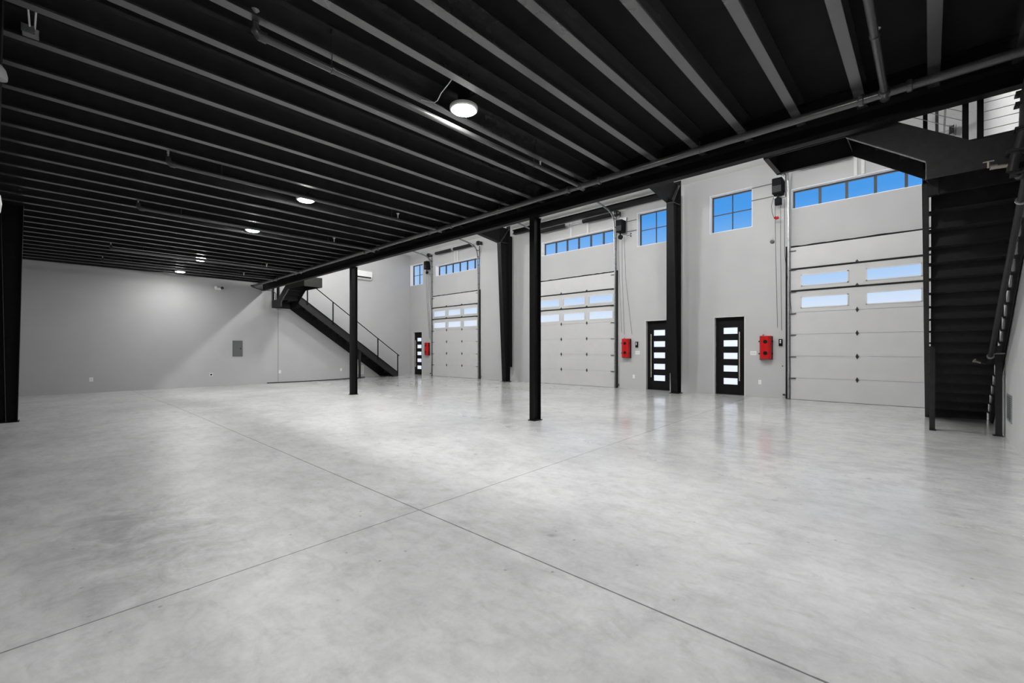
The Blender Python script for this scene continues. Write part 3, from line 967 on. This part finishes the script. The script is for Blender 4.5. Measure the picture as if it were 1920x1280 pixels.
    for j in range(9):
        dz = .10 + j * .095
        part('guard_cable', MB().tube([(gx + .016, .05, 3.60 + dz), (gx + .016, .49, 3.60 + dz)], .0035, 6), 'steelcable')
        part('guard_cable', MB().tube([(gx + .016, .62, 3.66 + dz), (gx + .016, 1.60, 4.33 + dz)], .0035, 6), 'steelcable')
    return root
make_stair((0, RY, 0), 0, False, 'dark steel stair along the near side wall, seen from underneath at right', .905, 0, 'steel stairs')
# the far stair is the mirror image, set along the end wall
ang = math.atan(ES)
sx = .28
ex = 7.0
# rotate about the wall: local x axis follows the end wall
ox = sx * math.cos(ang)
oy = end_y(sx * 0) - .0
make_stair((sx, end_y(sx) - .01, -.012), ang, True, 'dark steel stair with cable railing along the far end wall', 1.45, 0, 'steel stairs')

# ------------------------------------------------------------------ sprinkler pipes
PX, PZ, PR = 6.2, 4.135, .046
def head(m, x, y, z):
    m.cyl((x, y, z), (x, y, z + .05), .012, 8)
    m.lathe([(.01, .05), (.018, .055), (.008, .075), (.03, .10), (.034, .105), (.006, .108)], (x, y, z), 12)
root = thing('sprinkler_main_pipe', (PX, 10, PZ), 'long grey-black sprinkler main running beside the mezzanine edge beam', 'pipe')
off = tuple(root.location)
ye = end_y(PX) - .25
obj('pipe_run', MB().tube([(PX, RY + .02, PZ), (PX, ye, PZ)], PR, 16), M['pipe'], root, smooth=True, offset=off)
BR = [.35, 4.27, 8.17, 11.15, 16.15, 18.6]
def coupling(m, p, ax, r=.062, L=.05):
    a = Vector(p); d = Vector(ax).normalized()
    m.tube([a - d * L / 2, a - d * L * .3, a + d * L * .3, a + d * L / 2], [r * .86, r, r, r * .86], 16)
for y in [.15, .55] + [3.9, 4.5, 7.7, 8.5, 10.8, 11.5, 15.8, 16.5, 18.2, 18.9]:
    m = MB()
    coupling(m, (PX, y, PZ), (0, 1, 0))
    m.box(PX - .075, PX + .075, y - .015, y + .015, PZ - .012, PZ + .012)
    obj('coupling', m, M['pipe'], root, smooth=True, offset=off)
for y in BR:
    m = MB()
    coupling(m, (PX, y, PZ - .0), (1, 0, 0), .055, .16)
    m.tube([(PX + .07, y, PZ - .01), (PX + .085, y, PZ - .01)], .05, 12)
    obj('branch_tee', m, M['pipe'], root, smooth=True, offset=off)
for y in [2.3, 6.2, 9.6, 13.7, 17.4, 20.2]:
    m = MB().cyl((PX, y, PZ), (PX, y, ZJ + .02), .006, 6)
    m.tube([(PX, y - .01, PZ), (PX, y + .01, PZ)], PR + .006, 14)
    obj('pipe_hanger', m, M['pipe'], root, offset=off)
# small drop at the end-wall end
obj('drain_drop', MB().tube([(PX, ye - .02, PZ), (PX - .02, ye + .1, PZ - .03), (PX + .3, ye + .14, PZ - .1), (PX + .85, ye + .16, PZ - .12), (PX + .95, ye + .16, PZ - .22), (PX + .95, ye + .16, PZ - .8)], .018, 8), M['pipe'], root, smooth=True, offset=off)
root_elbow = MB()
root_elbow.tube([(PX, ye - .05, PZ), (PX, ye + .03, PZ)], .062, 14)
root_elbow.tube([(PX - .1, ye - .0, PZ + .01), (PX, ye, PZ + .01)], .04, 12)
obj('end_cap', root_elbow, M['pipe'], root, smooth=True, offset=off)
bl = ['nearest at upper right', 'second from the camera, above the mid-room lamp', 'third from the camera', 'fourth from the camera', 'fifth from the camera', 'farthest, near the end wall']
for y, lb in zip(BR, bl):
    x0 = 1.35 if y > 1 else BX + .3
    r = thing('sprinkler_branch_pipe', (PX, y, PZ), 'dark sprinkler branch pipe crossing under the joists, ' + lb, 'pipe', 'sprinkler branch pipes')
    off = tuple(r.location)
    rad = .033
    obj('pipe_run', MB().tube([(PX - .05, y, PZ), (x0, y, PZ)], rad, 14), M['pipe'], r, smooth=True, offset=off)
    if y > 1:
        m = MB().tube([(x0 + .01, y, PZ), (x0 - .04, y + .0, PZ), (x0 - .075, y, PZ + .03), (x0 - .08, y, PZ + .1)], [.045, .045, .04, .026], 12)
        obj('end_elbow', m, M['pipe'], r, smooth=True, offset=off)
        m = MB(); head(m, x0 - .08, y, PZ + .1)
        obj('sprinkler_head', m, M['chrome'], r, smooth=True, offset=off)
    m = MB(); head(m, 5.15, y, PZ + .03)
    obj('sprinkler_head', m, M['chrome'], r, smooth=True, offset=off)
    for xh in (1.95, 5.0):
        m = MB()
        m.tube([(xh - .01, y, PZ), (xh + .01, y, PZ)], rad + .006, 14)
        m.cyl((xh, y, PZ + rad), (xh, y, ZD - .02), .005, 6)
        m.box(xh - .015, xh + .015, y - .03, y + .03, ZD - .03, ZD)
        obj('pipe_hanger', m, M['pipe'], r, offset=off)
# riser with drain valve beside the near stair
root = thing('sprinkler_drop_pipe', (6.5, -.7, 3.4), 'black sprinkler drop pipe with brass drain valve hanging below the near stair at right', 'pipe')
off = tuple(root.location)
obj('drop_run', MB().tube([(PX + .02, -.72, PZ), (6.43, -.70, 4.0), (6.565, -.685, 3.85), (6.62, -.68, 3.56), (6.65, -.655, 3.44), (6.67, -.615, 3.28), (6.67, -.60, 3.17)], .042, 14), M['stair'], root, smooth=True, offset=off)
obj('sloped_run', MB().tube([(6.67, -.60, 3.17), (6.72, -.65, 3.15), (6.80, -.70, 3.16), (6.90, -.715, 3.13), (10.45, -.70, 1.21)], [.028, .03, .033, .033, .03], 14), M['stair'], root, smooth=True, offset=off)
m = MB()
for p, ax in (((6.6, -.685, 3.90), (0, 0, 1)), ((6.61, -.682, 3.80), (0, 0, 1)), ((6.62, -.68, 3.56), (0, 0, 1)), ((6.665, -.63, 3.36), (.1, .3, -1)), ((6.73, -.665, 3.15), (.5, -1, 0)), ((6.82, -.745, 3.16), (.6, -.4, 0))):
    mm = MB(); coupling(mm, p, ax, .058, .045)
    q = Vector(p)
    mm.box(q.x - .07, q.x + .07, q.y - .07, q.y + .07, q.z - .01, q.z + .01)
    obj('coupling', mm, M['stair'], root, smooth=True, offset=off)
m = MB().tube([(6.67, -.60, 3.24), (6.665, -.50, 3.245)], .02, 10)
m.tube([(6.665, -.50, 3.25), (6.66, -.45, 3.25)], .024, 10).cyl((6.66, -.44, 3.25), (6.66, -.44, 3.31), .01, 8).box(6.655, 6.665, -.48, -.40, 3.31, 3.32)
obj('drain_valve', m, M['brass'], root, smooth=True, offset=off)
m = MB().tube([(10.3, -.70, 1.29), (10.32, -.76, 1.33), (10.33, -.86, 1.33)], .012, 8)
m.tube([(10.29, -.703, 1.29), (10.31, -.703, 1.28)], .045, 12)
obj('pipe_clamp', m, M['galv'], root, offset=off)
for (x, y, z) in ((7.18, -.714, 2.98),):
    obj('pipe_clamp', MB().tube([(x - .01, y, z + .005), (x + .01, y, z - .005)], .048, 14).tube([(x, y - .04, z), (x, y - .115, z + .01)], .008, 6), M['galv'], root, offset=off)
m = MB().tube([(10.43, -.70, 1.22), (10.40, -.64, 1.17), (10.38, -.595, 1.18)], .022, 10)
obj('end_elbow', m, M['stair'], root, smooth=True, offset=off)
m = MB(); m.tube([(10.38, -.60, 1.18), (10.36, -.55, 1.20)], .016, 8).tube([(10.36, -.55, 1.20), (10.35, -.525, 1.215)], [.02, .034], 10)
obj('sprinkler_head', m, M['brass'], root, smooth=True, offset=off)

# ------------------------------------------------------------------ lamps
def lamp_under(y, x=3.42, glow='lamp'):
    r = thing('round_ceiling_lamp', (x, y, 4.215), '', 'ceiling lamp', 'round lamps under the mezzanine')
    obj('housing', MB().lathe([(.13, .05), (.165, .04), (.165, .012), (.15, .0), (.128, .0), (.128, .012), (.02, .014)], (0, 0, 0), 40), M['offwhite'], r, smooth=True)
    obj('diffuser', MB().lathe([(.127, .011), (.127, -.004), (.115, -.012), (.02, -.014)], (0, 0, 0), 36), M[glow], r, smooth=True)
    obj('junction_box', MB().box(-.05, .05, -.05, .05, .045, ZD - 4.215), M['deck'], r)
    obj('hanger_bar', MB().box(-.015, .015, -.27, .27, .1, .12), M['deck'], r)
    return r
L0 = lamp_under(4.01)
L0['label'] = 'round glowing lamp under the mezzanine, nearest and largest in view'
L1 = lamp_under(19.75, glow='lamp_dim')
L1['label'] = 'round glowing lamp under the mezzanine, smallest and nearest the end wall'
for y, lb, src in ((8.6, 'round glowing lamp under the mezzanine, second largest', L0), (11.68, 'round glowing lamp under the mezzanine, third from the camera', L0),
              (16.7, 'round glowing lamp under the mezzanine, second smallest near the end wall', L0),
              (.80, 'round glowing lamp under the mezzanine, just above the top of the view', L0)):
    dup(src, (3.42, y, 4.215), lb)
dup(L1, (-.55, 1.7, 4.215), 'added round lamp under the mezzanine beside the back wall, out of view')  # extra lamp, added out of view to brighten the near floor
# unseen globe lamps added under the roof to brighten door wall and ceiling
def unseen_bay_lamp(x, y, lb):
    zz = roof_z(x) - .85
    r = thing('unseen_globe_lamp', (x, y, zz), lb, 'ceiling lamp', 'unseen added globe lamps under the roof')
    prof = [(.19 * math.cos(PI * (i / 14 - .5)) + .001, .19 * math.sin(PI * (i / 14 - .5))) for i in range(14)]
    obj('globe', MB().lathe(prof, (0, 0, 0), 24), M['bay'], r, smooth=True)
    obj('canopy', MB().lathe([(.06, .17), (.08, .19), (.05, .25), (.012, .26)], (0, 0, 0), 20), M['dark_metal'], r, smooth=True)
    obj('stem', MB().cyl((0, 0, .25), (0, 0, roof_z(x) - zz - .002), .012, 8), M['dark_metal'], r)
for i, y in enumerate((2.0, 4.2, 8.3, 11.4, 15.8, 18.2)):
    unseen_bay_lamp(9.0, y, 'unseen added globe lamp hanging from the roof past the mezzanine, %s from near side wall' % ORD[i + 1])

# loose wiring and boxes under the mezzanine
root = thing('open_junction_box', (-.07, 6.04, ZJ + .004), 'open metal junction box with pale looped wires on a joist at the upper left', 'junction box')
m = MB().box(-.06, .05, -.05, -.046, .0, .10).box(-.06, .05, -.05, .03, .0, .004).box(-.06, -.056, -.05, .03, 0, .10).box(.046, .05, -.05, .03, 0, .09)
obj('box_body', m, M['cable'], root)
obj('box_cover', MB().box(-.065, .02, -.062, -.052, .045, .115), M['galv'], root)
obj('wire_loop', MB().tube([(-.01, -.03, .09), (-.02, -.25, .2), (-.02, -.45, .25)], .007, 8).tube([(.02, -.03, .09), (.03, -.2, .2), (.05, -.45, .25)], .007, 8), M['white'], root, smooth=True)
pts = [(2.95, 3.60, 4.25), (2.975, 3.75, 4.22), (3.00, 3.90, 4.20), (3.05, 4.03, 4.19), (3.06, 4.11, 4.20), (2.95, 4.20, 4.225)]
tag(obj('loose_wire', MB().tube(pts, .005, 8), M['cable'], smooth=True), 'thin pale loose wire dangling between joists beside the nearest round lamp', 'wire')
root = thing('notification_horn', (-.245, 5.47, 3.63), 'grey domed alarm horn at left edge on the black column just entering the view', 'alarm horn')
obj('dome', MB().lathe([(.05, -.06), (.052, -.03), (.042, .02), (.02, .055), (.004, .065)], (0, 0, 0), 20), M['cable'], root, smooth=True)
obj('mount', MB().box(-.1, -.01, -.02, .1, -.04, .02), M['dark_metal'], root)

root = thing('alarm_strobe', (-.272, 5.50, 2.57), 'white rounded alarm device at the very left edge on the near black column', 'alarm device')
obj('strobe_body', MB().lathe([(.02, -.085), (.05, -.07), (.058, 0), (.05, .07), (.02, .085)], (-.012, 0, 0), 18), M['white'], root, smooth=True)

# ------------------------------------------------------------------ end wall items
RZE = PI / 2 - ang   # local -x faces the room when rotated onto the end wall
def on_end(name, x, z, label, cat, grp=None):
    return thing(name, (x, end_y(x), z), label, cat, grp, rz=PI / 2 + ang)
# local axes on the end wall: -x into the room is local -X; local y runs along -world x
def sc(v): return v
r = on_end('breaker_panel', 5.66, 1.12, 'dark grey electrical panel with small black latch on the end wall', 'electrical panel')
obj('panel_box', MB().box(-.02, .0, -.19, .19, .0, .67), M['panelgrey'], r, bevel=.004)
obj('panel_door', MB().box(-.028, -.018, -.17, .17, .02, .65), M['panelgrey'], r, bevel=.003)
obj('latch', MB().box(-.036, -.026, -.125, -.095, .30, .36), M['rubber'], r, bevel=.003)
def end_plate(x, z, label):
    r = on_end('wall_outlet', x, z, label, 'wall outlet', 'wall outlets')
    obj('cover_plate', MB().box(-.008, .0, -.05, .05, -.07, .07), M['white'], r, bevel=.003)
    for dz in (-.022, .022):
        obj('socket', MB().lathe([(.016, .002), (.016, -.003), (.012, -.004)], (-.008, 0, dz), 14, 'x'), M['offwhite'], r)
end_plate(1.15, .375, 'white wall outlet low on the end wall, leftmost one near the black column')
end_plate(7.37, .41, 'white wall outlet low on the end wall just right of the vertical wall joint')
end_plate(10.32, .41, 'white wall outlet low on the end wall beneath the slope of the far stair')
r = on_end('range_outlet', 4.70, .39, 'white plate with round black socket low on the end wall left of the panel', 'wall outlet')
obj('cover_plate', MB().box(-.008, .0, -.06, .06, -.06, .06), M['white'], r, bevel=.003)
obj('socket', MB().lathe([(.034, .0), (.034, -.012), (.028, -.014)], (-.006, 0, 0), 18, 'x'), M['rubber'], r, smooth=True)
r = on_end('emergency_light', 4.93, 3.90, 'small white twin emergency light high on the end wall under the mezzanine', 'emergency light')
obj('housing', MB().box(-.06, .0, -.11, .11, -.05, .05), M['white'], r, bevel=.01)
for yy in (-.13, .10):
    obj('lamp_head', MB().lathe([(.02, .03), (.05, .0), (.055, -.05), (.04, -.055)], (-.08, yy, .04), 16, 'x'), M['dark_metal'] if yy < 0 else M['white'], r, smooth=True)
r = on_end('mini_split_air_conditioner', 11.48, 5.08, 'white wall-mounted mini split air conditioner on the end wall above the far stair', 'air conditioner')
poly = [(0, .0), (-.1, .0), (-.17, .07), (-.2, .16), (-.2, .42), (-.17, .45), (0, .45)]
obj('casing', MB().prism(poly, 'y', -.5, .5), M['white'], r, bevel=.012)
obj('air_outlet', MB().prism([(-.182, .085), (-.202, .15), (-.206, .15), (-.188, .083)], 'y', -.44, .44), M['rubber'], r)
obj('louvre', MB().prism([(-.10, -.004), (-.172, .066), (-.178, .064), (-.106, -.008)], 'y', -.45, .45), M['offwhite'], r)
r = on_end('access_panel', 11.42, .14, 'small white framed access panel low on the end wall behind the far stair support', 'access panel')
obj('panel_frame', MB().box(-.014, 0, -.17, .17, 0, .025).box(-.014, 0, -.17, .17, .42, .445).box(-.014, 0, -.17, -.145, .025, .42).box(-.014, 0, .145, .17, .025, .42), M['white'], r)
obj('panel_face', MB().box(-.006, .0, -.145, .145, .025, .42), M['offwhite'], r)
# black hose / strip lying along the foot of the end wall
pts = []
for i in range(16):
    x = 6.8 + i * .32
    y = end_y(x) - .10 - .16 * math.sin(PI * i / 15)
    pts.append((x, y, floor_z(x, y) + .022))
tag(obj('black_base_strip', MB().tube(pts, .02, 8), M['rubber'], smooth=True), 'black strip lying on the floor at the foot of the end wall by far stair', 'strip')

# side wall grille near the stair foot
r = thing('wall_vent_grille', (9.99, RY, .30), 'metal louvred vent grille low on the near side wall at right edge', 'vent grille')
obj('grille_frame', MB().box(-.27, .27, 0, .012, 0, .025).box(-.27, .27, 0, .012, .39, .415).box(-.27, -.245, 0, .012, .025, .39).box(.245, .27, 0, .012, .025, .39), M['galv'], r)
for i in range(12):
    z = .035 + i * .03
    obj('louvre', MB().prism([(.001, z), (.012, z + .016), (.012, z + .02), (.001, z + .006)], 'x', -.245, .245), M['galv'], r)
obj('duct_back', MB().box(-.245, .245, -.0005, .0012, .025, .39), M['panelgrey'], r)
